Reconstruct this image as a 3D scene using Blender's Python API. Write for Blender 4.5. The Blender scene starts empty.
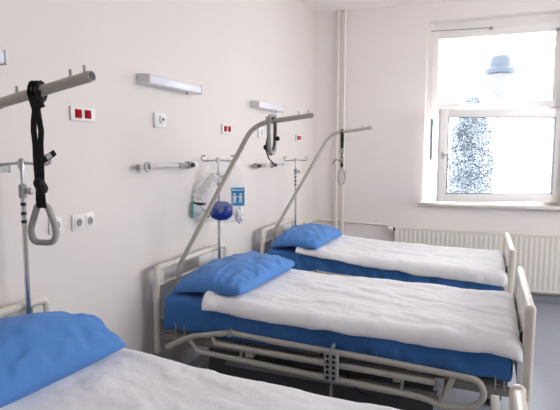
import bpy, bmesh, math, random
from mathutils import Vector, Matrix, noise
PI = math.pi
random.seed(7)
scene = bpy.context.scene
C = scene.collection
XW, YW, ZC = -1.94, 6.146, 3.23          # left wall, window wall, ceiling

# ------------------------------------------------------------------ materials
def mat(name, col, rough=.5, metal=0., bump=0., bscale=40., var=0., vscale=6., spec=.5, sheen=0.):
    m = bpy.data.materials.new(name); m.use_nodes = True
    nt = m.node_tree; p = nt.nodes['Principled BSDF']
    p.inputs['Base Color'].default_value = (*col, 1)
    p.inputs['Roughness'].default_value = rough
    p.inputs['Metallic'].default_value = metal
    p.inputs['Specular IOR Level'].default_value = spec
    if sheen: p.inputs['Sheen Weight'].default_value = sheen
    tc = nt.nodes.new('ShaderNodeTexCoord')
    if var:
        n = nt.nodes.new('ShaderNodeTexNoise'); n.inputs['Scale'].default_value = vscale; n.inputs['Detail'].default_value = 4
        r = nt.nodes.new('ShaderNodeValToRGB')
        r.color_ramp.elements[0].position = .3; r.color_ramp.elements[1].position = .7
        r.color_ramp.elements[0].color = (*[c*(1-var) for c in col], 1)
        r.color_ramp.elements[1].color = (*[min(1, c*(1+var)) for c in col], 1)
        nt.links.new(tc.outputs['Object'], n.inputs['Vector']); nt.links.new(n.outputs['Fac'], r.inputs['Fac'])
        nt.links.new(r.outputs['Color'], p.inputs['Base Color'])
    if bump:
        n = nt.nodes.new('ShaderNodeTexNoise'); n.inputs['Scale'].default_value = bscale; n.inputs['Detail'].default_value = 5
        b = nt.nodes.new('ShaderNodeBump'); b.inputs['Strength'].default_value = bump; b.inputs['Distance'].default_value = .01
        nt.links.new(tc.outputs['Object'], n.inputs['Vector']); nt.links.new(n.outputs['Fac'], b.inputs['Height'])
        nt.links.new(b.outputs['Normal'], p.inputs['Normal'])
    return m

def clear_mat(name, col, alpha, rough=.1):
    m = bpy.data.materials.new(name); m.use_nodes = True
    nt = m.node_tree; nt.nodes.clear()
    out = nt.nodes.new('ShaderNodeOutputMaterial'); mx = nt.nodes.new('ShaderNodeMixShader')
    tr = nt.nodes.new('ShaderNodeBsdfTransparent'); pr = nt.nodes.new('ShaderNodeBsdfPrincipled')
    pr.inputs['Base Color'].default_value = (*col, 1); pr.inputs['Roughness'].default_value = rough
    mx.inputs[0].default_value = alpha
    nt.links.new(tr.outputs[0], mx.inputs[1]); nt.links.new(pr.outputs[0], mx.inputs[2]); nt.links.new(mx.outputs[0], out.inputs[0])
    return m

def glass_mat(name):
    m = bpy.data.materials.new(name); m.use_nodes = True
    nt = m.node_tree; nt.nodes.clear()
    out = nt.nodes.new('ShaderNodeOutputMaterial'); mx = nt.nodes.new('ShaderNodeMixShader')
    tr = nt.nodes.new('ShaderNodeBsdfTransparent'); gl = nt.nodes.new('ShaderNodeBsdfGlossy')
    tr.inputs[0].default_value = (.97, .985, 1, 1); gl.inputs['Roughness'].default_value = .02
    fr = nt.nodes.new('ShaderNodeFresnel'); fr.inputs['IOR'].default_value = 1.25
    nt.links.new(fr.outputs[0], mx.inputs[0])
    nt.links.new(tr.outputs[0], mx.inputs[1]); nt.links.new(gl.outputs[0], mx.inputs[2]); nt.links.new(mx.outputs[0], out.inputs[0])
    return m

M = dict(
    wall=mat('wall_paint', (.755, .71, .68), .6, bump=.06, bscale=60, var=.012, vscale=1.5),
    backwall=mat('window_wall_paint', (.87, .825, .805), .6, bump=.06, bscale=60, var=.012, vscale=1.5),  # white paint like the other walls; extra light is put into its colour
    ceil=mat('ceiling_paint', (.92, .865, .855), .7, bump=.05, bscale=50),
    floor=mat('vinyl_floor', (.29, .31, .37), .32, var=.06, vscale=30),
    base=mat('skirting_vinyl', (.36, .38, .42), .4),
    cream=mat('cream_enamel', (.68, .64, .56), .35, var=.02, vscale=5),
    rail=mat('grey_beige_enamel', (.50, .475, .415), .35, var=.03, vscale=6),
    panel=mat('pale_laminate', (.72, .70, .66), .4),
    boardgrey=mat('bed_board_grey', (.50, .50, .50), .45),
    dark=mat('dark_steel', (.06, .06, .065), .5),
    beam=mat('dark_beige_enamel', (.24, .225, .20), .45),
    plat=mat('platform_grey', (.16, .16, .165), .55),
    black=mat('black_plastic', (.012, .012, .014), .45),
    strap=mat('black_webbing', (.008, .008, .01), .8, bump=.4, bscale=220),
    strapgrey=mat('grey_webbing', (.12, .12, .12), .8),
    grip=mat('grey_grip_plastic', (.36, .36, .345), .5, bump=.15, bscale=120),
    grippale=mat('pale_grey_grip_plastic', (.45, .45, .44), .5),
    chrome=mat('chrome', (.62, .63, .66), .16, 1.0),
    steel=mat('brushed_steel', (.55, .55, .56), .35, 1.0),
    alu=mat('aluminium_rail', (.55, .54, .52), .45, .1),
    greyp=mat('grey_plastic', (.34, .34, .33), .5),
    rubber=mat('rubber_tyre', (.035, .035, .04), .6),
    blue=mat('blue_cotton_sheet', (.050, .175, .46), .8, bump=.25, bscale=18, var=.05, vscale=7, spec=.2, sheen=.1),
    bluepillow=mat('blue_cotton_pillowcase', (.085, .24, .58), .8, bump=.2, bscale=22, var=.04, vscale=7, spec=.2, sheen=.1),
    white=mat('white_blanket_cotton', (.785, .79, .81), .85, bump=.3, bscale=28, var=.015, vscale=5, spec=.2, sheen=.1),
    wplast=mat('white_plastic', (.80, .79, .78), .35),
    lampbody=mat('lamp_metal_white', (.76, .75, .77), .4),
    lampdiff=mat('lamp_diffuser', (.74, .75, .84), .3),
    red=mat('red_cover', (.36, .004, .010), .7, spec=.1),
    hole=mat('socket_recess', (.30, .28, .27), .5),
    pvc=mat('window_white_pvc', (.88, .86, .84), .35),
    sill=mat('sill_stone', (.76, .71, .66), .4, var=.04, vscale=25),
    seal=mat('grey_gasket', (.16, .18, .22), .5),
    glass=glass_mat('window_glass'),
    radiator=mat('radiator_enamel', (.82, .79, .72), .35),
    pipe=mat('pipe_enamel', (.76, .73, .66), .4),
    bag=clear_mat('clear_polythene', (.85, .86, .88), .20, .2),
    mask=clear_mat('clear_mask_plastic', (.75, .85, .85), .45, .2),
    bagblue=mat('deep_blue_silicone', (.008, .035, .27), .3),
    leaf_blue=mat('leaflet_blue', (.03, .27, .56), .5),
    paper=mat('leaflet_white', (.80, .80, .80), .6, bump=.3, bscale=30),
    teal=mat('teal_plastic', (.02, .33, .34), .4),
    foliage=mat('foliage_haze_tinted', (.17, .20, .235), .8, spec=.1, var=.5, vscale=2.2),  # blue tint and paleness of haze and glare put into the leaf colour
    bark=mat('bark', (.22, .18, .16), .9, bump=.5, bscale=20),
    lampblue=mat('lantern_blue_grey', (.034, .048, .068), .5),
    palepost=mat('lamp_post_washed_out', (.80, .80, .80), .3),  # street lamp post; washed-out glare put into its pale colour
    lanternglass=mat('lantern_glass', (.155, .155, .165), .6, spec=.1),
    ground=mat('ground_pale_for_bounce', (.72, .72, .71), .9, var=.05, vscale=2),  # paleness raised so the ground bounces more light onto the ceiling
)

# ------------------------------------------------------------------ mesh helpers
def box(bm, x0, x1, y0, y1, z0, z1, bev=0., seg=2):
    r = bmesh.ops.create_cube(bm, size=1)
    vs = r['verts']
    bmesh.ops.scale(bm, vec=(x1-x0, y1-y0, z1-z0), verts=vs)
    bmesh.ops.translate(bm, vec=((x0+x1)/2, (y0+y1)/2, (z0+z1)/2), verts=vs)
    if bev:
        es = list({e for v in vs for e in v.link_edges})
        bmesh.ops.bevel(bm, geom=es, offset=bev, segments=seg, profile=.5, affect='EDGES')

def fillet(pts, r, k=6):
    pts = [Vector(p) for p in pts]; out = [pts[0]]
    for i in range(1, len(pts)-1):
        a, b, c = pts[i-1], pts[i], pts[i+1]
        d1 = (a-b); d2 = (c-b); l = min(r, d1.length*.48, d2.length*.48)
        p = b+d1.normalized()*l; q = b+d2.normalized()*l
        for j in range(k+1):
            t = j/k; out.append(p*(1-t)**2+b*2*t*(1-t)+q*t*t)
    out.append(pts[-1]); return out

def sweep(bm, pts, rx, ry=None, n=12, closed=False, up=(0, 0, 1), caps=True):
    """tube along pts; rx across 'side', ry along the other normal; parallel transported"""
    ry = rx if ry is None else ry
    pts = [Vector(p) for p in pts]; N = len(pts); rings = []
    up = Vector(up); prev = None
    for i, p in enumerate(pts):
        if closed: t = pts[(i+1) % N]-pts[i-1]
        else: t = pts[min(i+1, N-1)]-pts[max(i-1, 0)]
        t.normalize()
        if prev is None:
            s = t.cross(up)
            if s.length < 1e-4: s = t.cross(Vector((1, 0, 0)))
            if s.length < 1e-4: s = t.cross(Vector((0, 1, 0)))
        else:
            s = prev-t*prev.dot(t)
        s.normalize(); prev = s; w = s.cross(t)
        a = rx[i] if isinstance(rx, (list, tuple)) else rx
        b = ry[i] if isinstance(ry, (list, tuple)) else ry
        rings.append([bm.verts.new(p+s*a*math.cos(2*PI*k/n)+w*b*math.sin(2*PI*k/n)) for k in range(n)])
    for i in range(N if closed else N-1):
        A, B = rings[i], rings[(i+1) % N]
        for k in range(n): bm.faces.new((A[k], A[(k+1) % n], B[(k+1) % n], B[k]))
    if caps and not closed:
        bm.faces.new(rings[0][::-1]); bm.faces.new(rings[-1])

def cyl(bm, a, b, r, n=16): sweep(bm, [a, b], r, n=n)

def lathe(bm, prof, n=24, origin=(0, 0, 0), axis='Z'):
    o = Vector(origin); rings = []
    def P(r, h, a):
        c, s = r*math.cos(a), r*math.sin(a)
        return o+Vector({'Z': (c, s, h), 'X': (h, c, s), 'Y': (c, h, s)}[axis])
    for r, h in prof: rings.append([bm.verts.new(P(max(r, 1e-4), h, 2*PI*k/n)) for k in range(n)])
    for i in range(len(rings)-1):
        for k in range(n): bm.faces.new((rings[i][k], rings[i][(k+1) % n], rings[i+1][(k+1) % n], rings[i+1][k]))
    bm.faces.new(rings[0][::-1]); bm.faces.new(rings[-1])

def prism(bm, poly, y0, y1):
    """polygon in x,z extruded along y"""
    A = [bm.verts.new((x, y0, z)) for x, z in poly]; B = [bm.verts.new((x, y1, z)) for x, z in poly]
    n = len(poly); bm.faces.new(A[::-1]); bm.faces.new(B)
    for i in range(n): bm.faces.new((A[i], A[(i+1) % n], B[(i+1) % n], B[i]))

def obj(name, bm, m, parent=None, smooth=True, loc=None, rotz=0):
    bmesh.ops.recalc_face_normals(bm, faces=bm.faces)
    me = bpy.data.meshes.new(name); bm.to_mesh(me); bm.free()
    me.materials.append(M[m] if isinstance(m, str) else m)
    if smooth:
        for f in me.polygons: f.use_smooth = True
        try: me.set_sharp_from_angle(angle=math.radians(40))
        except Exception: pass
    o = bpy.data.objects.new(name, me); C.objects.link(o)
    if parent: o.parent = parent
    if loc: o.location = loc
    o.rotation_euler.z = rotz
    return o

def part(name, m, parent, fn, smooth=True):
    bm = bmesh.new(); fn(bm); return obj(name, bm, m, parent, smooth)

def tag(o, label, cat, group=None):
    o['label'] = label; o['category'] = cat
    if group: o['group'] = group
    return o

def thing(name, label, cat, loc=(0, 0, 0), rotz=0, group=None):
    o = bpy.data.objects.new(name, None); C.objects.link(o)
    o.location = loc; o.rotation_euler = (0, 0, rotz); o.empty_display_size = .1
    return tag(o, label, cat, group)

def struct(name, m, fn, parent=None, smooth=False):
    bm = bmesh.new(); fn(bm); o = obj(name, bm, m, parent, smooth)
    o['kind'] = 'structure'; return o

def copy_tree(o, parent=None):
    c = o.copy(); C.objects.link(c)
    if parent: c.parent = parent
    for ch in list(o.children): copy_tree(ch, c)
    return c

def dup(root, loc, rotz, label):
    c = copy_tree(root); c.location = loc; c.rotation_euler = (0, 0, rotz); c['label'] = label
    return c

def fbm(x, y, z=0., oct=3):
    s, a, f = 0, 1, 1
    for _ in range(oct):
        s += a*noise.noise(Vector((x*f, y*f, z*f+f*3.1))); a *= .5; f *= 2
    return s

# ------------------------------------------------------------------ the room
XR, YF = 3.3, -2.0
WZ0, WZ1 = 1.03, 3.04                     # window opening heights
WX0, WX1 = -.625, .81                    # first window
WT = .34                                 # wall thickness
struct('floor', 'floor', lambda bm: box(bm, XW-.2, XR+.2, YF-.2, YW+.05, -.1, 0))
struct('ceiling', 'ceil', lambda bm: box(bm, XW-.2, XR+.2, YF-.2, YW+WT, ZC, ZC+.15))
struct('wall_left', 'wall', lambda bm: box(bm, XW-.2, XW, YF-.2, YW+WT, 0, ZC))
RY0, RY1, RZ0 = 1.4, 5.2, 1.45                      # wide window in the right wall
def rwall(bm):
    box(bm, XR, XR+.3, YF-.2, RY0, 0, ZC); box(bm, XR, XR+.3, RY1, YW+WT, 0, ZC)
    box(bm, XR, XR+.3, RY0, RY1, 0, RZ0); box(bm, XR, XR+.3, RY0, RY1, WZ1, ZC)
struct('wall_right', 'wall', rwall)
def rwin(bm):
    box(bm, XR+.14, XR+.20, RY0, RY1, RZ0, RZ0+.07, .006); box(bm, XR+.14, XR+.20, RY0, RY1, WZ1-.07, WZ1, .006)
    for i in range(4):
        y = RY0+(RY1-RY0-.07)*i/3; box(bm, XR+.14, XR+.20, y, y+.07, RZ0, WZ1, .006)
struct('window_2', 'pvc', rwin)
struct('wall_front', 'wall', lambda bm: box(bm, XW, XR, YF-.2, YF, 0, ZC))
def back(bm):
    box(bm, XW, WX0, YW, YW+WT, 0, ZC); box(bm, WX1, XR, YW, YW+WT, 0, ZC)
    for a, b in ((WX0, WX1),):
        box(bm, a, b, YW, YW+WT, 0, WZ0); box(bm, a, b, YW, YW+WT, WZ1, ZC)
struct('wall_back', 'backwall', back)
struct('baseboard_back', 'base', lambda bm: box(bm, XW+.012, XR-.012, YW-.012, YW, 0, .075, .004))
struct('baseboard_left', 'base', lambda bm: box(bm, XW, XW+.012, YF, YW-.012, 0, .075, .004))

YG = 6.28
def ring(bm, x0, x1, z0, z1, w, y0, y1, bev=.006):
    box(bm, x0, x0+w, y0, y1, z0, z1, bev); box(bm, x1-w, x1, y0, y1, z0, z1, bev)
    box(bm, x0+w, x1-w, y0, y1, z0, z0+w, bev); box(bm, x0+w, x1-w, y0, y1, z1-w, z1, bev)

def window(n, x0, x1, opened):
    w = bpy.data.objects.new('window_%d' % n, None); C.objects.link(w); w['kind'] = 'structure'; w.location = (x0, YG, WZ0)
    W = x1-x0; H = WZ1-WZ0; zt = .985                # transom centre above the sill
    f = 0.05
    def frame(bm):
        ring(bm, 0.002, W-.002, 0.0, H, f, 0, .08); box(bm, f, W-f, 0.0, .08, H-.085, H-.045, .006)
        box(bm, f, W-f, 0, .08, zt+.02, zt+.075, .006)
    part('window_frame', 'pvc', w, frame)
    # upper sash, closed
    ux0, ux1, uz0, uz1 = f+.002, W-f-.002, zt+.06, H-.087
    part('upper_sash', 'pvc', w, lambda bm: (ring(bm, ux0, ux1, uz0, uz1, .068, -.022, .05), box(bm, ux0+.06, ux1-.06, -.02, .05, uz1-.098, uz1-.06, .006), box(bm, ux1-.10, ux1-.06, -.02, .05, uz0+.06, uz1-.06, .006)))
    part('upper_pane', 'glass', w, lambda bm: box(bm, ux0+.06, ux1-.06, .012, .02, uz0+.06, uz1-.06), False)
    def rod(bm):
        cyl(bm, (.03, -.035, 1.915), (.64, -.035, 1.905), .005, 8)
        lathe(bm, [(.0, -.014), (.018, -.012), (.02, 0), (.018, .012), (0, .014)], 16, (.655, -.03, 1.90), 'Y')
    part('opener_rod', 'greyp', w, rod)
    # lower sash, hinged on the right and swung in
    h = bpy.data.objects.new('lower_sash_hinge', None)
    lw, lz0, lz1 = W-2*f-.042, .04, zt+.035
    a = math.radians(20) if opened else 0
    def rot(bm):
        bmesh.ops.rotate(bm, cent=(0, 0, 0), matrix=Matrix.Rotation(a, 3, 'Z'), verts=bm.verts)
        bmesh.ops.translate(bm, vec=(W-f+.012, -.004, 0), verts=bm.verts)
    bm = bmesh.new(); ring(bm, -lw, 0, lz0, lz1, .088, -.03, .045); rot(bm); sash = obj('lower_sash', bm, 'pvc', w)
    bm = bmesh.new(); box(bm, -lw+.08, -.08, .008, .016, lz0+.08, lz1-.08); rot(bm); obj('lower_pane', bm, 'glass', sash, False)
    bm = bmesh.new(); ring(bm, -lw+.086, -.086, lz0+.086, lz1-.086, .008, -.032, .0, 0); rot(bm); obj('glazing_seal', bm, 'seal', sash, False)
    bm = bmesh.new()
    box(bm, -lw+.03, -lw+.055, -.042, -.03, .50, .57, .003); box(bm, -lw+.032, -lw+.13, -.06, -.045, .535, .552, .005)
    cyl(bm, (-lw+.042, -.05, .543), (-lw+.042, -.03, .543), .009, 10); rot(bm); obj('handle', bm, 'steel', sash)
    part('frame_gasket', 'seal', w, lambda bm: box(bm, f+.001, f+.03, .01, .04, .47, .95), False)
    s = part('window_sill', 'sill', w, lambda bm: box(bm, -.045, W+.045, YW-YG-.075, 0.0, -.03, .004, .008))
    bpy.data.objects.remove(h)
    return w
window(1, WX0, WX1, True)

# ------------------------------------------------------------------ heating
ry0, ry1 = 6.035, 6.115
rad = thing('radiator', 'long cream ribbed panel radiator under the window sill', 'radiator', (-.905, YW, .119))
RL, RH = 2.6, .619
def rad_panel(bm):
    # pressed profile along x, extruded in z
    n = int(RL/.05); prof = []
    for i in range(n):
        x = i*.05
        prof += [(x+.004, 0.), (x+.022, 0.), (x+.030, .004), (x+.042, .004)]
    z0, z1 = .03, RH-.03
    yb = -.092
    A = [bm.verts.new((x, yb+d, z0)) for x, d in prof]; B = [bm.verts.new((x, yb+d, z1)) for x, d in prof]
    for i in range(len(prof)-1): bm.faces.new((A[i], A[i+1], B[i+1], B[i]))
    box(bm, 0, RL, yb, yb+.014, 0, z0, .005); box(bm, 0, RL, yb, yb+.014, z1, RH-.004, .005)
    box(bm, 0, RL, yb+.016, yb+.02, z0, z1)
part('front_panel', 'radiator', rad, rad_panel, False)
part('rear_panel', 'radiator', rad, lambda bm: box(bm, 0, RL, -.05, -.036, 0, RH-.004, .005))
def grille(bm):
    box(bm, 0, RL, -.094, -.09, RH-.012, RH+.002); box(bm, 0, RL, -.036, -.032, RH-.012, RH+.002)
    for i in range(int(RL/.04)): box(bm, i*.04, i*.04+.022, -.09, -.036, RH-.006, RH)
part('top_grille', 'radiator', rad, grille, False)
for sx in (0, RL): part('side_panel', 'radiator', rad, lambda bm: box(bm, sx-.003, sx+.003, -.094, -.032, .0, RH, .002))
for bx in (.35, 1.3, 2.25): part('wall_bracket', 'radiator', rad, lambda bm: box(bm, bx, bx+.03, -.034, -.001, .1, RH-.1, .003))
def feed(bm): sweep(bm, [(-.03, -.065, RH-.03), (.0, -.065, RH-.03)], .012)
valve = part('thermostat_valve', 'wplast', rad, lambda bm: lathe(bm, [(.012, 0), (.022, -.004), (.024, -.03), (.02, -.05), (.0, -.052)], 18, (-.03, -.065, RH-.03), 'X'))
part('valve_collar', 'dark', valve, lambda bm: lathe(bm, [(.018, .0), (.018, .02), (.012, .03)], 16, (-.03, -.065, RH-.03), 'X'))

def riser(bm): cyl(bm, (0, 0, 0), (0, 0, ZC), .0185, 16)
def collar(bm): lathe(bm, [(.019, -.02), (.032, -.018), (.032, -.002), (.019, 0)], 18, (0, 0, ZC))
p1 = thing('heating_pipe', 'cream vertical heating riser pipe nearer the corner of the room', 'pipe', (-1.626, YW-.045, 0), 0, 'heating riser pipes')
part('pipe_tube', 'pipe', p1, riser); part('ceiling_collar', 'pipe', p1, collar)
dup(p1, (-1.547, YW-.045, 0), 0, 'cream vertical heating riser pipe of the pair nearer the window')
hp = tag(part('radiator_pipe', 'pipe', None, lambda bm: sweep(bm, fillet([(XW+.03, YW-.4, .765), (XW+.05, YW-.02, .765), (-1.60, YW-.02, .762), (-.99, YW-.02, .745), (-.975, YW-.065, .71), (-.962, YW-.065, .708)], .03), .011)),
         'thin cream horizontal pipe running low along the wall to the radiator valve', 'pipe')

# ------------------------------------------------------------------ wall fittings on the left wall
def lamp_at(y, z, label, first=[None]):
    if first[0] is None:
        t = thing('wall_lamp', label, 'lamp', (XW, y, z), 0, 'wall lamps above the beds')
        L = .63
        part('housing', 'lampbody', t, lambda bm: box(bm, 0, .062, 0, L, -.03, .032, .004))
        part('diffuser', 'lampdiff', t, lambda bm: box(bm, .058, .092, .014, L-.014, -.03, .026, .010, 3))
        for a in (0, L-.014): part('end_cap', 'lampbody', t, lambda bm: box(bm, .05, .094, a, a+.014, -.033, .029, .006))
        part('pull_switch', 'greyp', t, lambda bm: lathe(bm, [(.0, -.046), (.008, -.044), (.008, -.03)], 12, (.05, L*.78, 0)))
        first[0] = t; return t
    return dup(first[0], (XW, y, z), 0, label)
lamp_at(2.655, 2.028, 'white box wall lamp above the middle bed, left of the red covers')
lamp_at(1.035, 1.985, 'white box wall lamp above the nearest bed, cut by the left picture edge')
lamp_at(4.29, 2.016, 'white box wall lamp above the far bed, smallest of the three')

def red_at(y, z, label, first=[None]):
    if first[0] is None:
        t = thing('red_socket', label, 'socket', (XW, y, z), 0, 'red twin sockets')
        part('plate', 'wplast', t, lambda bm: box(bm, 0, .014, 0, .178, -.036, .036, .004))
        for a in (.026, .095): part('cover', 'red', t, lambda bm: box(bm, .010, .019, a, a+.046, -.022, .022, .003))
        first[0] = t; return t
    return dup(first[0], (XW, y, z), 0, label)
red_at(2.097, 1.789, 'white twin socket plate with red covers above the nearest bed')
red_at(3.735, 1.780, 'white twin socket plate with red covers between middle and far wall lamps')
red_at(5.50, 1.752, 'white twin socket plate with red covers nearest the corner of the room')

def socket(name, label, y, z, n=2):
    t = thing(name, label, 'socket', (XW, y, z))
    w = .081*n
    part('plate', 'wplast', t, lambda bm: box(bm, 0, .011, 0, w, -.042, .042, .004))
    for i in range(n):
        cy = .0405+.081*i
        part('insert', 'wplast', t, lambda bm: box(bm, .009, .016, cy-.03, cy+.03, -.03, .03, .003))
        def cup(bm): lathe(bm, [(.021, .0163), (.021, .0168), (.0, .0168)], 20, (0, cy, 0), 'X')
        r = part('recess', 'hole', t, cup)
        def pins(bm):
            for d in (-.0095, .0095): cyl(bm, (.0165, cy+d, 0), (.0175, cy+d, 0), .003, 8)
        part('pin_holes', 'black', r, pins)
    return t
socket('power_socket', 'white twin power socket on the wall right of the hanging grip', 2.082, 1.234, 2)
socket('wall_plate', 'white wall plate half hidden behind the hanging grip', 1.93, 1.237, 1)

t = thing('call_outlet', 'square white outlet plate with dark round port under the middle lamp', 'outlet', (XW, 2.88, 1.797))
part('plate', 'wplast', t, lambda bm: box(bm, 0, .016, -.066, .066, -.048, .048, .006))
kb = part('port', 'wplast', t, lambda bm: lathe(bm, [(.026, .012), (.026, .024), (.02, .032), (.0, .032)], 20, (0, 0, .004), 'X'))
part('socket_hole', 'black', kb, lambda bm: lathe(bm, [(.011, .031), (.011, .0335), (.0, .0335)], 16, (0, 0, .004), 'X'))
t = thing('call_outlet', 'pale outlet plate on the wall behind the looped middle grip', 'outlet', (XW, 4.52, 1.775))
part('plate', 'wplast', t, lambda bm: box(bm, 0, .016, -.066, .066, -.048, .048, .006))
kb = part('port', 'wplast', t, lambda bm: lathe(bm, [(.026, .012), (.026, .024), (.02, .032), (.0, .032)], 20, (0, 0, .004), 'X'))

def wall_rail(y0, L, z, label, kit):
    t = thing('wall_rail', label, 'rail', (XW, y0, z), 0, 'equipment rails on the left wall')
    part('bar', 'alu', t, lambda bm: box(bm, .045, .056, 0, L, -.0135, .0135, .002))
    for a in (.06, L-.09): part('bracket', 'steel', t, lambda bm: box(bm, 0, .046, a, a+.03, -.012, .012, .002))
    for a in (0, L-.006): part('end_cap', 'wplast' if a else 'greyp', t, lambda bm: box(bm, .042, .060, a-.004, a+.010, -.016, .016, .003))
    for k, a in kit:
        if k == 'ring':
            part('hook_ring', 'steel', t, lambda bm: sweep(bm, [(.062+.004*math.cos(q), a+.024*math.cos(q), .026*math.sin(q)) for q in [2*PI*i/20 for i in range(20)]], .007, n=8, closed=True, up=(1, 0, 0)))
        elif k == 'clamp':
            c = part('clamp', 'greyp', t, lambda bm: box(bm, .038, .074, a-.022, a+.022, -.024, .024, .004))
            part('clamp_knob', 'black', c, lambda bm: lathe(bm, [(.008, .07), (.008, .082), (.016, .084), (.016, .098), (.0, .1)], 14, (0, a, 0), 'X'))
        elif k == 'slide':
            part('slider', 'greyp', t, lambda bm: box(bm, .040, .064, a-.06, a+.06, -.0165, .0165, .003))
        elif k == 'end':
            part('white_sleeve', 'wplast', t, lambda bm: box(bm, .040, .064, a-.035, a+.035, -.018, .018, .003))['label'] = 'white sleeve'
    return t
wall_rail(2.585, .685, 1.506, 'aluminium wall rail with grey slider left of the plastic bag', [('ring', .075), ('slide', .50), ('clamp', .56), ('end', .645)])
wall_rail(.96, .725, 1.522, 'aluminium wall rail end behind the nearest drip stand, at left edge', [('clamp', .2), ('clamp', .45)])
wall_rail(4.265, .75, 1.471, 'short metal wall rail behind the looped middle grip', [('clamp', .03), ('slide', .2), ('clamp', .42)])

# ------------------------------------------------------------------ beds
W = .93
def make_bed(L, label, top=.886):
    b = thing('hospital_bed', label, 'bed', (0, 0, 0), 0, 'hospital beds')
    # head end: bent tube frame with lower rail
    hb = part('headboard', 'cream', b, lambda bm: sweep(bm, fillet([(-.006, .022, .36), (-.006, .022, top), (-.006, W-.022, top), (-.006, W-.022, .36)], .04, 6), .0205, .0205, n=14))
    part('lower_rail', 'cream', hb, lambda bm: cyl(bm, (-.006, .03, .778), (-.006, W-.03, .778), .012))
    part('lower_rail', 'cream', hb, lambda bm: box(bm, -.016, .006, .04, W-.04, .50, .56, .004))
    for v in (.012, W-.10): part('corner_panel', 'cream', hb, lambda bm: box(bm, -.012, .0, v, v+.088, .782, top-.01, .003))
    for v in (.27, .70): part('upright', 'cream', hb, lambda bm: cyl(bm, (-.006, v, .778), (-.006, v, top), .010))
    part('name_plate', 'panel', hb, lambda bm: box(bm, .006, .014, .50, .68, .765, .872, .003))
    for v in (.2, .76): part('pole_socket', 'rail', hb, lambda bm: lathe(bm, [(.0165, .47), (.0165, .70), (.018, .70), (.018, .73), (.015, .73)], 16, (.036, v, 0)))
    for v in (.025, W-.025): part('bumper', 'greyp', hb, lambda bm: lathe(bm, [(.021, .33), (.0235, .335), (.0235, .355), (.021, .36)], 16, (-.006, v, 0)))
    # foot end: thick posts, rails and panel
    def foot(bm):
        for v in (0, W-.055): box(bm, L-.05, L, v, v+.055, .44, .907, .021, 4)
        box(bm, L-.046, L-.004, .04, W-.04, .855, .903, .016, 3); box(bm, L-.044, L-.006, .05, W-.05, .50, .56, .01)
    fb = part('footboard', 'cream', b, foot)
    part('panel', 'panel', fb, lambda bm: box(bm, L-.036, L-.016, .05, W-.05, .555, .858, .004))
    part('latch', 'black', fb, lambda bm: box(bm, L-.062, L-.048, .06, .085, .70, .76, .004))
    for v in (.028, W-.028): part('leg', 'cream', fb, lambda bm: cyl(bm, (L-.025, v, .28), (L-.025, v, .445), .021))
    # lying frame
    def fr(bm):
        for v in (.0, W-.04): box(bm, .045, L-.06, v+.005, v+.035, .448, .492, .005)
    lf = part('lying_frame', 'beam', b, fr)
    for u in (.16, .62, 1.08, L-.3): part('cross_beam', 'rail', lf, lambda bm: box(bm, u, u+.04, .035, W-.035, .445, .488, .004))
    n = 4; s = (L-.20)/n
    for i in range(n): part('mattress_platform', 'plat', b, lambda bm: box(bm, .11+i*s, .11+(i+1)*s-.012, .03, W-.03, .492, .512, .004))
    for v in (.004, W-.004):
        for u in (.14, .20, L-.16, L-.12): part('mattress_stop', 'steel', b, lambda bm: sweep(bm, fillet([(u, v, .48), (u, v, .575), (u, v+(.014 if v < .4 else -.014), .585)], .008), .0045, n=8))
    # lift and chassis
    def ch(bm):
        for v in (.13, W-.17): box(bm, .12, L-.12, v, v+.04, .15, .20, .005)
        for u in (.12, L-.17): box(bm, u, u+.05, .06, W-.06, .15, .20, .005)
    chs = part('chassis', 'rail', b, ch)
    for u in (.42, L-.62):
        part('lift_arm', 'rail', b, lambda bm: sweep(bm, [(u, .22, .19), (u+.22, .22, .45)], .026, .018, n=8))
        part('lift_arm', 'rail', b, lambda bm: sweep(bm, [(u, W-.22, .19), (u+.22, W-.22, .45)], .026, .018, n=8))
    for v in (.03, W-.06): part('lift_beam', 'beam', lf, lambda bm: box(bm, .46, L-.42, v, v+.03, .345, .400, .005))
    part('motor_housing', 'dark', b, lambda bm: box(bm, .80, 1.25, .34, .60, .22, .40, .02))
    part('actuator', 'black', b, lambda bm: cyl(bm, (.35, .46, .26), (.8, .46, .30), .03))
    part('underbed_shade_panel', 'dark', b, lambda bm: box(bm, .30, L-.45, .12, .13, .20, .43, .004))  # added dark sheet standing in for the shade under the bed
    part('motor_cable', 'black', b, lambda bm: sweep(bm, [(1.19, .06, .44), (1.20, .03, .40), (1.23, .015, .37), (1.28, .0, .345), (1.33, -.01, .33)], .005, n=8))
    part('foot_motor', 'black', b, lambda bm: lathe(bm, [(.0, L-.52), (.045, L-.51), (.05, L-.40), (.04, L-.36), (.0, L-.355)], 18, (0, .16, .42), 'X'))
    for u in (.13, L-.15):
        for v in (.1, W-.1):
            c = part('caster', 'greyp', b, lambda bm: (box(bm, u-.02, u+.02, v-.028, v+.028, .115, .15, .006), box(bm, u-.03, u+.014, v-.028, v-.022, .05, .13, .002), box(bm, u-.03, u+.014, v+.022, v+.028, .05, .13, .002)))
            part('wheel', 'rubber', c, lambda bm: lathe(bm, [(.03, -.016), (.056, -.018), (.0625, -.01), (.0625, .01), (.056, .018), (.03, .016)], 22, (u-.012, v, .0625), 'Y'))
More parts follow.
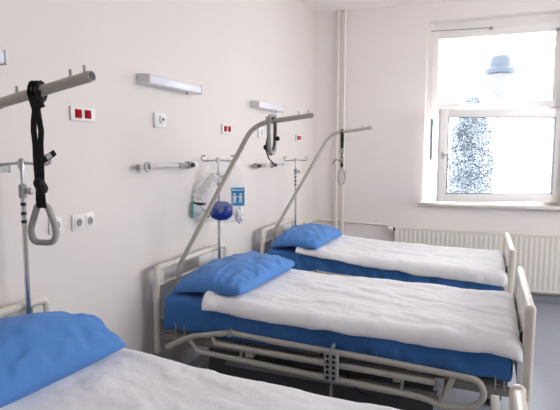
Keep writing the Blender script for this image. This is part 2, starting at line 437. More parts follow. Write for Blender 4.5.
    # folding side rails hang lowered on both sides
    for side in (0, 1):
        v = -.032 if side == 0 else W+.032
        s = 1 if side == 0 else -1
        k = (L-.0)/2.09
        def T(u, z, dv=0): return (u*k, v-s*dv, z-.018*max(0, u-.5)/1.36)
        def top_bar(bm):
            sweep(bm, fillet([T(.10, .425), T(.215, .489), T(.279, .519), T(.527, .574)], .07), .0165, n=12)
            sweep(bm, fillet([T(.527, .574), T(.837, .566), T(1.386, .560), T(1.86, .545), T(1.888, .47), T(1.85, .412), T(1.80, .394), T(1.70, .378), T(1.612, .405), T(1.50, .4085)], .05), .0165, n=12)
        sr = part('side_rail', 'rail', b, top_bar)
        part('rail_bar', 'rail', sr, lambda bm: cyl(bm, T(.426, .496), T(1.661, .494), .016))
        part('rail_bar', 'rail', sr, lambda bm: cyl(bm, T(.307, .432), T(1.52, .408), .016))
        part('rail_hinge', 'greyp', sr, lambda bm: lathe(bm, [(.0, -.024), (.020, -.022), (.020, .022), (.0, .024)], 16, T(.527, .574), 'Y'))
        part('rail_link', 'rail', sr, lambda bm: cyl(bm, T(.25, .505), T(.31, .432), .012))
        part('rail_link', 'rail', sr, lambda bm: cyl(bm, T(.40, .546), T(.43, .496), .012))
        part('rail_link', 'rail', sr, lambda bm: cyl(bm, T(.60, .495), T(.59, .428), .008))
        part('rail_link', 'rail', sr, lambda bm: sweep(bm, [T(1.74, .535), T(1.71, .46), T(1.68, .39)], .014))
        part('rail_link', 'steel', sr, lambda bm: cyl(bm, T(1.50, .495), T(1.49, .41), .008))
        part('release_catch', 'steel', sr, lambda bm: (box(bm, 1.655*k, 1.70*k, min(v, v-s*.02), max(v, v-s*.02), .455, .51, .006), box(bm, 1.665*k, 1.69*k, min(v, v-s*.026), max(v, v-s*.026), .42, .46, .005)))
        for u in (.62, 1.45): part('rail_mount', 'rail', sr, lambda bm: box(bm, u*k, u*k+.05, min(v, v+s*.045), max(v, v+s*.045), .445, .478, .004))
    return b

ZT = [(0, .730), (.35, .728), (.9, .704), (1.4, .701), (2.2, .702)]
def zt(u):
    for (a, za), (b_, zb) in zip(ZT, ZT[1:]):
        if u <= b_:
            t = max(0, (u-a)/(b_-a)); t = t*t*(3-2*t); return za+(zb-za)*t
    return ZT[-1][1]

def arc_profile(L, r, drop):
    """arc length -> (pos, depth, nx, nz) across a rounded top edge at pos L (drops beyond it)"""
    def f(s):
        flat = L-r
        if s <= flat: return s, 0., 0., 1.
        q = r*PI/2
        if s <= flat+q:
            a = (s-flat)/r; return flat+r*math.sin(a), r-r*math.cos(a), math.sin(a), math.cos(a)
        return L, r+(s-flat-q), 1., 0.
    return f

def make_mattress(name, L, label, loc, rz, seed):
    u0, u1 = .052, L-.085; v0, v1 = .0, W
    bm = bmesh.new(); nu, nv, nz = 90, 26, 9
    def sup(a, p=9.): return a
    grid = {}
    # closed box surface param: build as rounded shape via superellipse mapping of a cube grid
    def vert(i, j, k):
        key = (i, j, k)
        if key in grid: return grid[key]
        a, b_, c = 2*i/nu-1, 2*j/nv-1, 2*k/nz-1
        u = u0+(u1-u0)*i/nu; v = v0+(v1-v0)*j/nv
        zb = .518+.007*max(0, u-.6); z = zb+(zt(u)-zb)*k/nz
        # round the long and vertical edges
        R = .028
        dx = max(0, R-(u-u0)) - max(0, R-(u1-u)); dy = max(0, R-(v-v0)) - max(0, R-(v1-v)); dzz = max(0, R-(zt(u)-z)); dzb = max(0, R-(z-zb))
        d = Vector((-dx, -dy, dzz-dzb))
        if d.length > R:
            q = d*(1-R/d.length); u -= q.x; v -= q.y; z -= q.z
        s = 1.0
        nn = fbm(u*5+seed, v*6, z*5)
        if j in (0, nv):
            sgn = -1 if j == 0 else 1
            v += sgn*(.014*fbm(u*3.2+seed, z*3)+.008*(1-abs(c))+.020*fbm(u*10+z*7+seed, z*2.2, 5)+.010*fbm(u*24-z*9+seed, z*3, 8))
            if k <= 1: z += .010*fbm(u*7+seed, 2.2)-.006
        elif k == nz: z += .008*nn
        if i == nu: u += .008*nn
        grid[key] = bm.verts.new((u, v, z)); return grid[key]
    def q(*ks): bm.faces.new([vert(*x) for x in ks])
    for i in range(nu):
        for j in range(nv):
            q((i, j, nz), (i+1, j, nz), (i+1, j+1, nz), (i, j+1, nz)); q((i, j, 0), (i, j+1, 0), (i+1, j+1, 0), (i+1, j, 0))
        for k in range(nz):
            q((i, 0, k), (i+1, 0, k), (i+1, 0, k+1), (i, 0, k+1)); q((i, nv, k), (i, nv, k+1), (i+1, nv, k+1), (i+1, nv, k))
    for j in range(nv):
        for k in range(nz):
            q((0, j, k), (0, j, k+1), (0, j+1, k+1), (0, j+1, k)); q((nu, j, k), (nu, j+1, k), (nu, j+1, k+1), (nu, j, k+1))
    o = obj(name, bm, 'blue', None, True, loc, rz)
    o.data.set_sharp_from_angle(angle=math.radians(75))
    return tag(o, label, 'mattress', 'mattresses in blue sheets')

def make_blanket(L, label, loc, rz, seed, u0=.40, near=.055, far=.05, grow=0.):
    um = L-.080                                    # mattress end
    r = .045; g = .012
    pu = arc_profile(um+g, r, 0)
    Wn, half = W+2*.014, (W+2*.014)/2
    pv = arc_profile(half, r, 0)
    Su = (um+g-u0)+.16; nu = 130; nv = 64
    bm = bmesh.new(); V = []
    for i in range(nu+1):
        row = []
        for j in range(nv+1):
            fi = i/nu
            st = u0+(.035*fbm(j/nv*2.2+seed, 1.7))
            sv_near = half+near+grow*fi; sv_far = half+far
            sv = -sv_near+(sv_near+sv_far)*j/nv
            su = st+(Su-(st-u0))*fi
            u, du, nux, nuz = pu(su)
            a = abs(sv); x, dv, nvx, nvz = pv(a); sg = -1 if sv < 0 else 1
            v = W/2+sg*x
            d = max(du, dv)+.25*min(du, dv)
            hem = .011*fbm(u*5+seed, sg*2.0+.5) if dv > .03 else 0
            # long soft folds plus fine creases
            w = .010*fbm(u*2.2+seed, v*5.0, 1)+.009*fbm(u*4.5+seed, v*11+u*3, 2)+.0045*fbm(u*13+seed, v*12, 4, 2)
            # one long crease near the near edge
            w += .010*math.exp(-((v-.17-.05*math.sin(u*2.3+seed))/.055)**2)*(.6+.5*noise.noise(Vector((u*2+seed, 0, 0))))
            w -= .007*math.exp(-((v-.33-.06*math.sin(u*1.7+seed))/.05)**2)
            edge = math.exp(-((u-u0)/.05)**2)
            h = .006+.018*edge
            N = Vector((nux, sg*nvx, max(.15, nuz*nvz))); N.normalize()
            z = zt(min(u, um))+.006-d+hem
            p = Vector((u, v, z))+N*(h+max(-.004, w))
            if dv > .02 and du < .02: p.y += sg*.006*fbm(u*6+seed, 3.3)
            if du > .03: p.x += .008*fbm(v*9+seed, 1.1)
            p.x = min(p.x, L-.068)
            row.append(bm.verts.new(p))
        V.append(row)
    for i in range(nu):
        for j in range(nv): bm.faces.new((V[i][j], V[i+1][j], V[i+1][j+1], V[i][j+1]))
    o = obj('blanket', bm, 'white', None, True, loc, rz)
    o.data.set_sharp_from_angle(angle=PI)
    s = o.modifiers.new('thick', 'SOLIDIFY'); s.thickness = .022; s.offset = 1
    ss = o.modifiers.new('round', 'SUBSURF'); ss.levels = 1; ss.render_levels = 1
    return tag(o, label, 'blanket', 'white blankets on the beds')

def make_pillow(label, hx, hy, H, seed, loc, rz, tilt, soft=.38, crease=.010, edge=.030, lift=.6):
    bm = bmesh.new(); n = 44
    def P(a, b, side):
        q = 1-.05*(a*a*b*b)**2
        x = hx*a*(1-.06*(1-b*b))*q; y = hy*b*(1-.045*(1-a*a))*q
        e = max(0, (1-a**2)*(1-b**2))
        t = e**soft
        t2 = t*(1+.10*fbm(a*1.6+seed, b*1.9, 1))
        w = .0
        near = max(abs(a), abs(b))
        # creases radiating from the seam
        k = min(1, e*6)*(near**2)
        w = edge*k*fbm(a*2.2+seed, b*6.5, 2) if abs(a) > abs(b) else edge*k*fbm(a*6.5+seed, b*2.2, 2)
        w += crease*fbm(a*2.6+b*1.5+seed, b*3.0-a, 3)*min(1, e*4)
        z = H*(.64*t2)+w if side > 0 else max(-H*.34*t, -H*.34+.036*max(0, min(1, (a+.15)/.3)))
        z -= .035*(a*a*b*b)*(1.3 if a < 0 else lift)-.004*w
        return (x, y, z)
    top = [[None]*(n+1) for _ in range(n+1)]; bot = [[None]*(n+1) for _ in range(n+1)]
    def sp(i): t = 2*i/n-1; return math.sin(t*PI/2)*.55+t*.45
    for i in range(n+1):
        for j in range(n+1):
            a, b = sp(i), sp(j)
            top[i][j] = bm.verts.new(P(a, b, 1))
            bot[i][j] = top[i][j] if (i in (0, n) or j in (0, n)) else bm.verts.new(P(a, b, -1))
    for i in range(n):
        for j in range(n):
            bm.faces.new((top[i][j], top[i+1][j], top[i+1][j+1], top[i][j+1]))
            bm.faces.new((bot[i][j], bot[i][j+1], bot[i+1][j+1], bot[i+1][j]))
    o = obj('pillow', bm, 'bluepillow', None, True, loc)
    o.data.set_sharp_from_angle(angle=PI)
    o.rotation_euler = (tilt[0], tilt[1], rz)
    ss = o.modifiers.new('round', 'SUBSURF'); ss.levels = 1; ss.render_levels = 1
    return tag(o, label, 'pillow', 'blue pillows on the beds')

class Place:
    """bed frame: head-near floor corner, heading, foot-down tilt of the lying surface (pivot 0.8 m up at the head)"""
    def __init__(s, x, y, deg, tilt=0., dz=0.): s.x, s.y, s.a, s.t, s.dz = x, y, math.radians(deg), math.radians(tilt), dz
    def __call__(s, u, v, z): return (s.x+u*math.cos(s.a)-v*math.sin(s.a), s.y+u*math.sin(s.a)+v*math.cos(s.a), z)
    def tilted(s, u, v, z):
        c, n = math.cos(s.t), math.sin(s.t)
        return s(u*c+(z-.8)*n, v, .8+s.dz-u*n+(z-.8)*c)
    def put(s, o):
        o.location = s.tilted(0, 0, 0); o.rotation_euler = (0, s.t, s.a); return o
B1, B2, B3 = Place(-1.85, .90, 0, 1.75, .0), Place(-1.83, 2.643, -.5, .45), Place(-1.825, 4.29, .3, 1.2)
L1, L2 = 2.01, 2.09

def set_bed(bed, B):
    bed.location = B(0, 0, 0); bed.rotation_euler.z = B.a
    c, n = math.cos(B.t), math.sin(B.t)
    for ch in bed.children:
        if ch.name.split('.')[0] not in ('chassis', 'caster', 'lift_arm', 'motor_housing', 'actuator'):
            ch.location = (-.8*n, 0, .8-.8*c+B.dz); ch.rotation_euler.y = B.t
    return bed
bed1 = make_bed(L1, 'nearest hospital bed, cut by the picture bottom, its foot post by the middle bed', .925)
bed2 = make_bed(L2, 'middle hospital bed with cream frame and lowered side rails in full view')
bed3 = dup(bed2, (0, 0, 0), 0, 'far hospital bed standing closest to the window wall and radiator')
set_bed(bed1, B1); set_bed(bed2, B2); set_bed(bed3, B3)

B1.put(make_mattress('mattress', L1, 'mattress under white blanket on the nearest bed, hardly showing', (0, 0, 0), 0, 3.))
B2.put(make_mattress('mattress', L2, 'mattress in shaded blue sheet on the middle bed', (0, 0, 0), 0, 11.))
B3.put(make_mattress('mattress', L2, 'mattress in blue sheet on the far bed by the radiator', (0, 0, 0), 0, 23.))
B1.put(make_blanket(L1, 'white blanket across the bottom foreground on the nearest bed', (0, 0, 0), 0, 1.3, .33))
B2.put(make_blanket(L2, 'creased white blanket over the middle bed, folded down at its foot', (0, 0, 0), 0, 5.7, .36, .034, .05, 0.))
B3.put(make_blanket(L2, 'flat white blanket on the far bed, brightly lit by the window', (0, 0, 0), 0, 9.1, .33, .004, .05, .075))
def pillow_at(B, u, v, z, rz, label, hx, hy, H, seed, **kw):
    make_pillow(label, hx, hy, H, seed, B.tilted(u, v, z), B.a+math.radians(rz), (0, B.t), **kw)
pillow_at(B1, .250, .46, .81, -5, 'large blue pillow at lower left on the nearest bed', .195, .46, .28, 2.2, soft=.56, edge=.06, crease=.007)
pillow_at(B2, .340, .46, .788, -2, 'plump blue pillow at the head of the middle bed', .245, .45, .165, 8.4, soft=.32, lift=-.2, crease=.008)
pillow_at(B3, .310, .42, .795, -1, 'blue pillow on the far bed, in front of the heating pipes', .23, .455, .172, 15.5)

# ------------------------------------------------------------------ lifting poles
def lifting_pole(place, label, elbow=(.568, 1.759), tip=(.932, 1.803), rad=.10, pins=(.648, .708, .85, .905)):
    t = thing('lifting_pole', label, 'pole', place(.036, .2, .5), place.a, 'bed lifting poles')
    P = [(u-.036, 0, z-.5) for u, z in [(.036, .55), (.036, .859), elbow, tip]]
    pts = fillet(P[:3], .05, 5)[:-1]+fillet([P[1], P[2], P[3]], rad, 9)[1:]
    part('tube', 'rail', t, lambda bm: sweep(bm, pts, .0145, n=18))
    a, b = Vector(P[-2]), Vector(P[-1]); d = (b-a).normalized()
    part('tube_bore_shade', 'dark', t, lambda bm: sweep(bm, [b, b+d*.0015], .0115, n=16))  # dark disc in place of the shade inside the hollow tube
    for u in pins:
        q = a+(b-a)*((u-elbow[0])/(tip[0]-elbow[0]))
        part('stop_pin', 'rail', t, lambda bm: cyl(bm, q+Vector((0, 0, .012)), q+Vector((0, 0, .032)), .0042, 10))
    return t
lifting_pole(B1, 'cream lifting pole reaching in at upper left, over the nearest bed', (.548, 1.724), (.911, 1.791), .06, (.655, .702, .842, .888))
lp = lifting_pole(B2, 'bent cream lifting pole rising from the middle bed, grip looped over it')
dup(lp, B3(.036, .2, .5), B3.a, 'bent cream lifting pole rising from the far bed, in front of the pipes')

# ------------------------------------------------------------------ grips hanging from the poles
def ribbon(bm, pts, w, t=.0028, side=(1, 0, 0)):
    """flat strap: width along side direction"""
    sweep(bm, pts, w/2, t, n=8, up=Vector(side).cross(Vector((0, 0, 1))))
# grip 1 : hangs straight down, seen face on
o = B1(.728, .2, 1.758)
g = thing('lifting_grip', 'grey triangular grip on a long black strap at upper left', 'grip', o, B1.a+math.radians(16), 'lifting grips')
def s1(bm):
    for k in range(3):                              # turns round the pole
        y = (k-1)*.011
        sweep(bm, [(y, .024*math.sin(a), .024*math.cos(a)) for a in [2*PI*i/16 for i in range(16)]], .0062, .003, n=8, closed=True, up=(1, 0, 0))
    for s in (-1, 1):
        ribbon(bm, [(s*.012, -.020, .0), (s*.009+.006, -.022, -.03), (s*.004+.006, -.021, -.05), (s*.008+.005, -.02, -.08), (s*.0105+.005, -.018, -.105), (s*.0075+.005, -.018, -.14), (s*.0075+.004, -.017, -.18), (s*.006+.004, -.016, -.23), (s*.005+.004, -.015, -.262), (s*.006+.003, -.013, -.29), (s*.006+.003, -.01, -.312)], .017)
    for a in range(2):
        lathe(bm, [(0, -.016), (.012, -.012), (.016, 0), (.012, .012), (0, .016)], 12, (.004+a*.007, -.018, -.245-a*.014))
    ribbon(bm, [(.006, -.03, -.02), (.024, -.032, -.032), (.028, -.03, -.045)], .018)
st = part('strap', 'strap', g, s1)
def tagend(bm): sweep(bm, [(.012, -.02, -.188), (.03, -.024, -.178), (.056, -.026, -.162)], .0022, .0085, n=8, up=(0, 0, 1))
part('strap_tail', 'strap', st, tagend)
part('strap_label', 'paper', st, lambda bm: sweep(bm, [(.034, -.029, -.1765), (.047, -.030, -.1685)], .0008, .006, n=8))
def grip_ring(bm, w=.041, h=.052, r=.0085, zc=-.358):
    pts = fillet([(-.014, 0, zc+h), (.014, 0, zc+h), (w*.93, 0, zc-h*.35), (w*.72, 0, zc-h), (-w*.72, 0, zc-h), (-w*.93, 0, zc-h*.35), (-.014, 0, zc+h), (0, 0, zc+h)], .035, 7)[1:-1]
    # clean closed loop
    out = []
    for p in pts:
        if not out or (p-out[-1]).length > .002: out.append(p)
    if (out[0]-out[-1]).length < .002: out.pop()
    sweep(bm, out, r, r*1.25, n=12, closed=True, up=(0, 1, 0))
part('handle', 'grip', g, grip_ring)
# grip 2 : long ring hooked over the pole, edge on
o = B2(.685, .2, 1.774)
g = thing('lifting_grip', 'grey ring grip hooked up over the middle lifting pole', 'grip', o, B2.a+math.radians(93), 'lifting grips')
def r2(bm):
    pts = fillet([(0, 0, .032), (.05, 0, .026), (.056, 0, -.10), (.035, 0, -.185), (-.035, 0, -.185), (-.056, 0, -.10), (-.05, 0, .026), (0, 0, .032)], .045, 7)
    out = []
    for p in pts:
        if not out or (p-out[-1]).length > .002: out.append(p)
    if (out[0]-out[-1]).length < .002: out.pop()
    sweep(bm, out, .010, .013, n=12, closed=True, up=(0, 1, 0))
part('handle', 'grip', g, r2)
def s2(bm):
    ribbon(bm, [(.0, .022, .0), (.0, .0, .022), (.0, -.022, .0), (.002, -.02, -.05), (.004, -.016, -.10), (.0, -.012, -.145), (-.004, .0, -.172)], .03, .004, (1, 0, 0))
    ribbon(bm, [(.0, .022, .0), (.0, .022, -.06), (-.01, .03, -.12), (-.012, .035, -.16), (-.008, .026, -.19), (.0, .0, -.195)], .022, .003, (1, 0, 0))
    lathe(bm, [(0, -.018), (.014, -.012), (.018, 0), (.014, .012), (0, .018)], 12, (-.002, .035, -.15))
    lathe(bm, [(0, -.014), (.011, -.01), (.014, 0), (.011, .01), (0, .014)], 12, (0, -.034, -.10))
    ribbon(bm, [(.0, .03, -.165), (.0, .028, -.19), (.0, .02, -.215), (.0, .0, -.235), (.0, -.028, -.26)], .018, .003, (1, 0, 0))
part('strap', 'strap', g, s2)
# grip 3 : hangs from the far pole, edge on
o = B3(.675, .2, 1.771)
g = thing('lifting_grip', 'pale grey grip on black strap hanging before the heating pipes', 'grip', o, B3.a+math.radians(93), 'lifting grips')
def s3(bm):
    for k in (-1, 1): sweep(bm, [(.021*math.sin(a), k*.006, .021*math.cos(a)) for a in [2*PI*i/16 for i in range(16)]], .0062, .003, n=8, closed=True, up=(0, 1, 0))
    ribbon(bm, [(.021, .0, .0), (.018, .0, -.06), (.008, .0, -.14)], .024, .004, (0, 1, 0)); ribbon(bm, [(-.021, .0, .0), (-.018, .0, -.06), (-.006, .0, -.14)], .024, .004, (0, 1, 0))
    lathe(bm, [(0, -.016), (.012, -.012), (.016, 0), (.012, .012), (0, .016)], 12, (.0, 0, -.29))
st = part('strap', 'strap', g, s3)
def s3b(bm):
    for s in (-1, 1): sweep(bm, [(.0, s*.004, -.13), (.0, s*.011, -.17), (.0, -s*.010, -.23), (.0, -s*.006, -.28), (.0, s*.010, -.32)], .005, .005, n=8)
part('lower_strap', 'strapgrey', st, s3b)
part('strap_tail', 'strap', st, lambda bm: sweep(bm, [(.0, 0, -.27), (.0, .03, -.245), (.0, .055, -.24), (0, .075, -.262), (0, .08, -.285)], .004, .004, n=8))
def r3(bm):
    pts = [Vector((0, .042*math.sin(a), -.393+.075*math.cos(a))) for a in [2*PI*i/28 for i in range(28)]]
    sweep(bm, pts, .008, .011, n=12, closed=True, up=(0, 1, 0))
h3 = part('handle', 'grippale', g, r3); h3.rotation_euler.z = math.radians(62)

# ------------------------------------------------------------------ drip stands
def make_drip(label, zt_):
    t = thing('drip_stand', label, 'stand', (0, 0, 0), 0, 'drip stands at the bed heads')
    part('pole', 'chrome', t, lambda bm: cyl(bm, (0, 0, .52), (0, 0, 1.42), .0105, 16))
    ur = part('upper_rod', 'chrome', t, lambda bm: cyl(bm, (0, 0, 1.40), (0, 0, zt_), .0075, 14))
    for z in (1.30, 1.335, 1.375): part('height_mark', 'black', t, lambda bm: lathe(bm, [(.0109, z-.007), (.0112, z-.006), (.0112, z+.006), (.0109, z+.007)], 16))
    c = part('height_clamp', 'greyp', t, lambda bm: lathe(bm, [(.012, 1.40), (.0165, 1.405), (.0165, 1.455), (.010, 1.46)], 16))
    part('clamp_knob', 'steel', c, lambda bm: lathe(bm, [(.006, 0.012), (.006, .024), (.016, .026), (.016, .042), (.0, .044)], 12, (0, 0, 1.43), 'X'))
    part('hub', 'steel', t, lambda bm: lathe(bm, [(.0, zt_-.03), (.014, zt_-.028), (.014, zt_+.008), (.008, zt_+.016), (.0, zt_+.016)], 16))
    for a in (0, 1):
        s = -1 if a else 1
        part('hook', 'steel', t, lambda bm: sweep(bm, fillet([(s*.01, 0, zt_-.004), (s*.055, 0, zt_-.008), (s*.095, 0, zt_-.012), (s*.118, 0, zt_-.004), (s*.122, 0, zt_+.018), (s*.108, 0, zt_+.030), (s*.092, 0, zt_+.024)], .014, 4), .0068, n=10))
    return t
d1 = make_drip('chrome drip stand at the left edge behind the nearest lifting grip', 1.553); d1.location = B1(.036, .775, 0); d1.rotation_euler.z = math.radians(22)
d2 = dup(d1, (*B2(.036, .75, 0)[:2], -.012), math.radians(24), 'chrome drip stand carrying the clear plastic bag')
d3 = dup(d1, (*B3(.036, .81, 0)[:2], -.036), math.radians(28), 'chrome drip stand behind the far pillow, crossed by the far lifting pole')

# ------------------------------------------------------------------ plastic bag and what is in it (local x to the right, -y to the viewer)
BX, BY, _ = B2(.036, .75, 0)
BA = math.radians(27.6)
def bl(x, y, z): return (BX+x*math.cos(BA)-y*math.sin(BA), BY+x*math.sin(BA)+y*math.cos(BA), z)
PX = .0070
def px(X, Y): return ((X-219.5)*PX, 1.6-(Y-150.5)*PX)
bag = thing('plastic_bag', 'clear plastic bag of breathing equipment hung on the middle drip stand', 'bag', bl(0, -.02, 0), BA)
def bagmesh(bm):
    nx, nz = 28, 30
    top, bot = 1.535, 1.085
    def lr(t):  # t 0 top .. 1 bottom
        zl = [(0, -.055, .075), (.12, -.06, .15), (.28, -.125, .19), (.42, -.185, .20), (.6, -.19, .195), (.85, -.19, .18), (1, -.16, .16)]
        for a, b in zip(zl, zl[1:]):
            if t <= b[0]:
                k = (t-a[0])/(b[0]-a[0]); return a[1]+(b[1]-a[1])*k, a[2]+(b[2]-a[2])*k
        return zl[-1][1:]
    F, K = [], []
    for i in range(nz+1):
        t = i/nz; l, r = lr(t); z = top+(bot-top)*t; f, k_ = [], []
        for j in range(nx+1):
            s = j/nx; x = l+(r-l)*s
            th = .085*(math.sin(PI*s)**.6 if 0 < s < 1 else 0)*(min(1, .12+1.6*t))*(1 if t < .8 else math.cos((t-.8)/.2*PI/2)**.6 if t < 1 else 0)
            w = .010*fbm(x*14, z*12, 3)+.006*fbm(x*30, z*10, 5)
            zz = z+.012*fbm(x*8, t*3)*t
            f.append(bm.verts.new((x, -th+w*(th > .005), zz)))
            k_.append(f[-1] if j in (0, nx) or (i == nz) else bm.verts.new((x, min(.02, th*.25)+.5*w*(th > .005), zz)))
        F.append(f); K.append(k_)
    for i in range(nz):
        for j in range(nx):
            bm.faces.new((F[i][j], F[i][j+1], F[i+1][j+1], F[i+1][j]))
            fs = (K[i][j], K[i+1][j], K[i+1][j+1], K[i][j+1])
            try: bm.faces.new(fs)
            except ValueError: pass
part('film', 'bag', bag, bagmesh)
def bloop(bm):
    for s in (-1, 1): sweep(bm, [(s*.05, -.0, 1.525), (s*.06, .01, 1.545), (s*.075, .02, 1.552), (s*.085, .03, 1.54), (s*.07, .0, 1.515)], .004, .002, n=6)
part('bag_loop', 'bag', bag, bloop)
# blue breathing bag
bm = bmesh.new(); x, z = px(222, 211)
prof = []
for i in range(15):
    a = -1+2*i/14; prof.append((.070*max(.02, (1-abs(a)**2.6))**.5*(1+.02*math.sin(i*2.1)), a*.088))
lathe(bm, prof, 26, (0, 0, 0), 'X')
for v in bm.verts: v.co += v.co.normalized()*.004*fbm(v.co.x*22, v.co.y*22, v.co.z*22)
rb = obj('breathing_bag', bm, 'bagblue', None, True, bl(x, -.065, z-.002), BA)
rb.scale = (1, .62, 1)
tag(rb, 'dark blue squeeze bag at the bottom of the clear plastic bag', 'breathing bag')
part('neck', 'black', rb, lambda bm: lathe(bm, [(.025, -.086), (.03, -.09), (.03, -.115), (.018, -.118), (.0, -.118)], 18, (0, 0, -.02), 'X'))
part('intake_cap', 'paper', rb, lambda bm: lathe(bm, [(.028, .080), (.032, .084), (.032, .10), (.0, .10)], 18, (0, 0, 0), 'X'))
# ribbed tube
bm = bmesh.new(); prof = [(.03, -.12)]
for i in range(12):
    h = -.11+i*.02; prof += [(.040, h), (.040, h+.006), (.031, h+.010), (.031, h+.016)]
prof += [(.03, .132)]
lathe(bm, prof, 22, (0, 0, 0), 'X')
bmesh.ops.rotate(bm, cent=(0, 0, 0), matrix=Matrix.Rotation(math.radians(-55), 3, 'Y'), verts=bm.verts)
x, z = px(206, 186)
o = obj('ribbed_hose', bm, 'paper', None, True, bl(x+.005, -.045, z-.005), BA); o.scale = (1, .6, .82)
tag(o, 'white ribbed hose inside the upper left of the plastic bag', 'hose')
# leaflet: blue card with white figures
x0, z1 = px(232.3, 187.3); x1, z0 = px(246, 206)
lf = thing('leaflet', 'bright blue card with white figures inside the plastic bag', 'leaflet', bl((x0+x1)/2, -.082, (z0+z1)/2), BA)
w2, h2 = (x1-x0)/2, (z1-z0)/2
part('card', 'leaf_blue', lf, lambda bm: box(bm, -w2, w2, -.002, .002, -h2, h2))
def figs(bm):
    y = -.0028
    for k, (fx, sc) in enumerate(((-.022, 1.), (.020, 1.))):
        lathe(bm, [(.0085*sc, y), (.0085*sc, y-.0006), (0, y-.0006)], 12, (fx, 0, .018), 'Y')
        prism(bm, [(fx-.013, .006), (fx+.013, .006), (fx+.009, -.018), (fx+.011, -.044), (fx+.002, -.044), (fx, -.024), (fx-.003, -.044), (fx-.012, -.044), (fx-.009, -.018)], y-.0006, y)
    prism(bm, [(-.010, -.006), (.010, .002), (.010, .008), (-.010, 0)], y-.0006, y)
part('white_figures', 'paper', lf, figs, False)
part('title_band', 'paper', lf, lambda bm: [box(bm, -w2+.008+i*.016, -w2+.008+i*.016+.011, -.0036, -.0028, h2-.022, h2-.012) for i in range(5)], False)
# crumpled wrapper at lower right
bm = bmesh.new(); x, z = px(240, 216)
bmesh.ops.create_icosphere(bm, subdivisions=4, radius=1)
for v in bm.verts:
    n = 1+.35*fbm(v.co.x*2+4, v.co.y*2, v.co.z*2); v.co = Vector((v.co.x*.028*n, v.co.y*.022*n, v.co.z*.06*n))
tag(obj('wrapper', bm, 'paper', None, True, bl(x+.004, -.045, z), BA), 'crumpled whitish wrapper inside the lower right of the plastic bag', 'wrapper')
# face mask
x, z = px(196.5, 210)
fm = thing('face_mask', 'clear breathing mask with teal rim at the bag\'s lower left', 'mask', bl(x+.01, -.05, z), BA)
def cone(bm): lathe(bm, [(.055, -.03), (.05, -.005), (.036, .02), (.014, .032), (.012, .05)], 22, (0, 0, 0), 'X')
part('dome', 'mask', fm, cone)
part('rim', 'teal', fm, lambda bm: sweep(bm, [(-.03, .054*math.cos(a)*.6, .054*math.sin(a)) for a in [2*PI*i/26 for i in range(26)]], .008, .008, n=8, closed=True))
part('connector', 'black', fm, lambda bm: box(bm, -.02, .055, -.016, .016, .030, .050, .006))
part('strap', 'black', fm, lambda bm: sweep(bm, [(-.025, -.02, .05), (.02, -.03, .04), (.06, -.03, .045)], .004, .007, n=8))

# ------------------------------------------------------------------ bed remote hanging on the rail
o = B2(1.133, -.052, .36)
rm = thing('bed_remote', 'grey bed control handset with black buttons hung on the middle bed rail', 'remote', o, B2.a)
part('housing', 'greyp', rm, lambda bm: box(bm, -.038, .038, -.032, .0, .04, .205, .008, 3))
for i in range(5):
    for sx in (-.017, .017): part('button', 'black', rm, lambda bm: lathe(bm, [(.0095, -.0315), (.0095, -.035), (.0, -.036)], 12, (sx, 0, .064+i*.029), 'Y'))
part('hook', 'greyp', rm, lambda bm: sweep(bm, fillet([(0, -.01, .19), (0, -.01, .2205), (0, .042, .2205), (0, .042, .200)], .012), .011, .004, n=8))
def coil(bm):
    pts = [(0, -.015, .045), (0, -.015, .02)]
    for i in range(80):
        a = i*2*PI/10; pts.append((.007*math.cos(a), -.015+.007*math.sin(a), .015-i*.0014))
    sweep(bm, pts, .0026, n=6)
part('cord', 'greyp', rm, coil)

# ------------------------------------------------------------------ outside
struct('ground', 'ground', lambda bm: box(bm, -60, 60, -20, 140, -3.4, -3.3))
t = thing('street_lamp', 'street lamp with domed hood seen through the upper window pane', 'lamp', (.262, 12, -3.3))
part('post', 'palepost', t, lambda bm: lathe(bm, [(.09, 0), (.07, .3), (.045, .9), (.035, 5.8), (.03, 6.05)], 18))
part('hood', 'lampblue', t, lambda bm: lathe(bm, [(.24, 6.50), (.31, 6.52), (.30, 6.60), (.22, 6.66), (.205, 6.82), (.16, 6.88), (0, 6.87)], 28))
part('lantern', 'lanternglass', t, lambda bm: lathe(bm, [(.03, 6.02), (.10, 6.08), (.20, 6.28), (.235, 6.5)], 24))
def tree(x, y, zb, zt_, R, n, label, seed):
    random.seed(seed)
    t = thing('tree', label, 'tree', (x, y, zb))
    H = zt_-zb
    part('trunk', 'bark', t, lambda bm: sweep(bm, [(0, 0, 0), (.03, .02, H*.4), (0, 0, H*.9)], [.14, .10, .03], n=10))
    bm = bmesh.new()
    for _ in range(n):
        k = random.random()**.75; z = H*(.12+.88*k); rr = R*(1-k)**.48*(.75+.4*noise.noise(Vector((k*6, seed, 0)))) + .08
        a = random.uniform(0, 2*PI); q = rr*math.sqrt(random.random())
        c = Vector((q*math.cos(a), q*math.sin(a), z)); s = random.uniform(.035, .085)
        e1 = Vector((random.uniform(-1, 1), random.uniform(-1, 1), random.uniform(-.6, .6))).normalized(); e2 = e1.orthogonal().normalized()
        e2.rotate(Matrix.Rotation(random.uniform(0, 6.28), 3, e1))
        V = [bm.verts.new(c+e1*s), bm.verts.new(c+e2*s*.45), bm.verts.new(c-e1*s), bm.verts.new(c-e2*s*.45)]
        bm.faces.new(V)
    obj('foliage', bm, 'foliage', t, False)
tree(-.50, 25, -3.3, 4.0, 1.75, 24000, 'leafy tree seen through the lower window pane', 3)

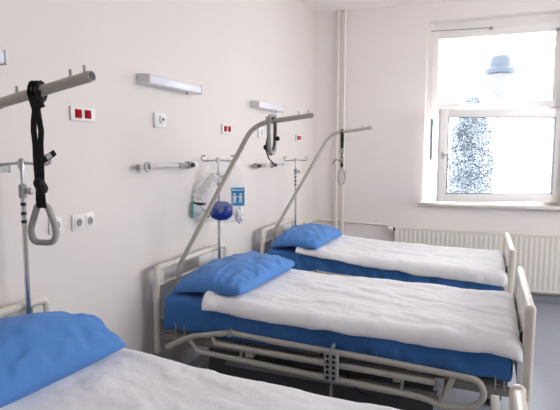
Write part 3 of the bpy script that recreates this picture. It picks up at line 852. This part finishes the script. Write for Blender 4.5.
# ------------------------------------------------------------------ light
w = bpy.data.worlds.new('overcast_sky'); scene.world = w; w.use_nodes = True
bg = w.node_tree.nodes['Background']; bg.inputs[0].default_value = (.98, .985, 1, 1); bg.inputs[1].default_value = 9.0
def portal(x0, x1):
    l = bpy.data.lights.new('window_daylight_portal', 'AREA'); l.shape = 'RECTANGLE'; l.size = x1-x0; l.size_y = WZ1-WZ0
    l.cycles.is_portal = True
    o = bpy.data.objects.new('window_daylight_portal', l); C.objects.link(o)
    o.location = ((x0+x1)/2, YW+WT+.03, (WZ0+WZ1)/2); o.rotation_euler = (-PI/2, 0, 0)
portal(WX0, WX1)
l = bpy.data.lights.new('side_window_portal', 'AREA'); l.shape = 'RECTANGLE'; l.size = WZ1-RZ0; l.size_y = RY1-RY0; l.cycles.is_portal = True
o = bpy.data.objects.new('side_window_portal', l); C.objects.link(o); o.location = (XR+.31, (RY0+RY1)/2, (RZ0+WZ1)/2); o.rotation_euler = (0, PI/2, 0)
# ------------------------------------------------------------------ camera
cam = bpy.data.cameras.new('camera'); co = bpy.data.objects.new('camera', cam); C.objects.link(co); scene.camera = co
cam.sensor_width = 36; cam.lens = 36*523.9/560; cam.clip_start = .05; cam.clip_end = 300
def vp(v): return Vector((v[0]-280, v[1]-205, 523.9084))
Xc = -vp((-1087, 148)).normalized(); Yc = vp((483, 152)).normalized(); Zc = Xc.cross(Yc)
R = Matrix((Xc, Yc, Zc))                                   # camera (right, down, forward) -> world
right, up, back_ = R @ Vector((1, 0, 0)), -(R @ Vector((0, 1, 0))), -(R @ Vector((0, 0, 1)))
co.matrix_world = Matrix(((right.x, up.x, back_.x, 0), (right.y, up.y, back_.y, 0), (right.z, up.z, back_.z, 1.6), (0, 0, 0, 1)))

vs = scene.view_settings
scene.display_settings.display_device = 'sRGB'
vs.view_transform = 'Standard'; vs.look = 'None'; vs.gamma = 1; vs.use_curve_mapping = False; vs.exposure = -0.08
scene.cycles.max_bounces = 14; scene.cycles.diffuse_bounces = 10; scene.cycles.transparent_max_bounces = 16
scene.cycles.use_denoising = True
scene.cycles.sample_clamp_indirect = 10
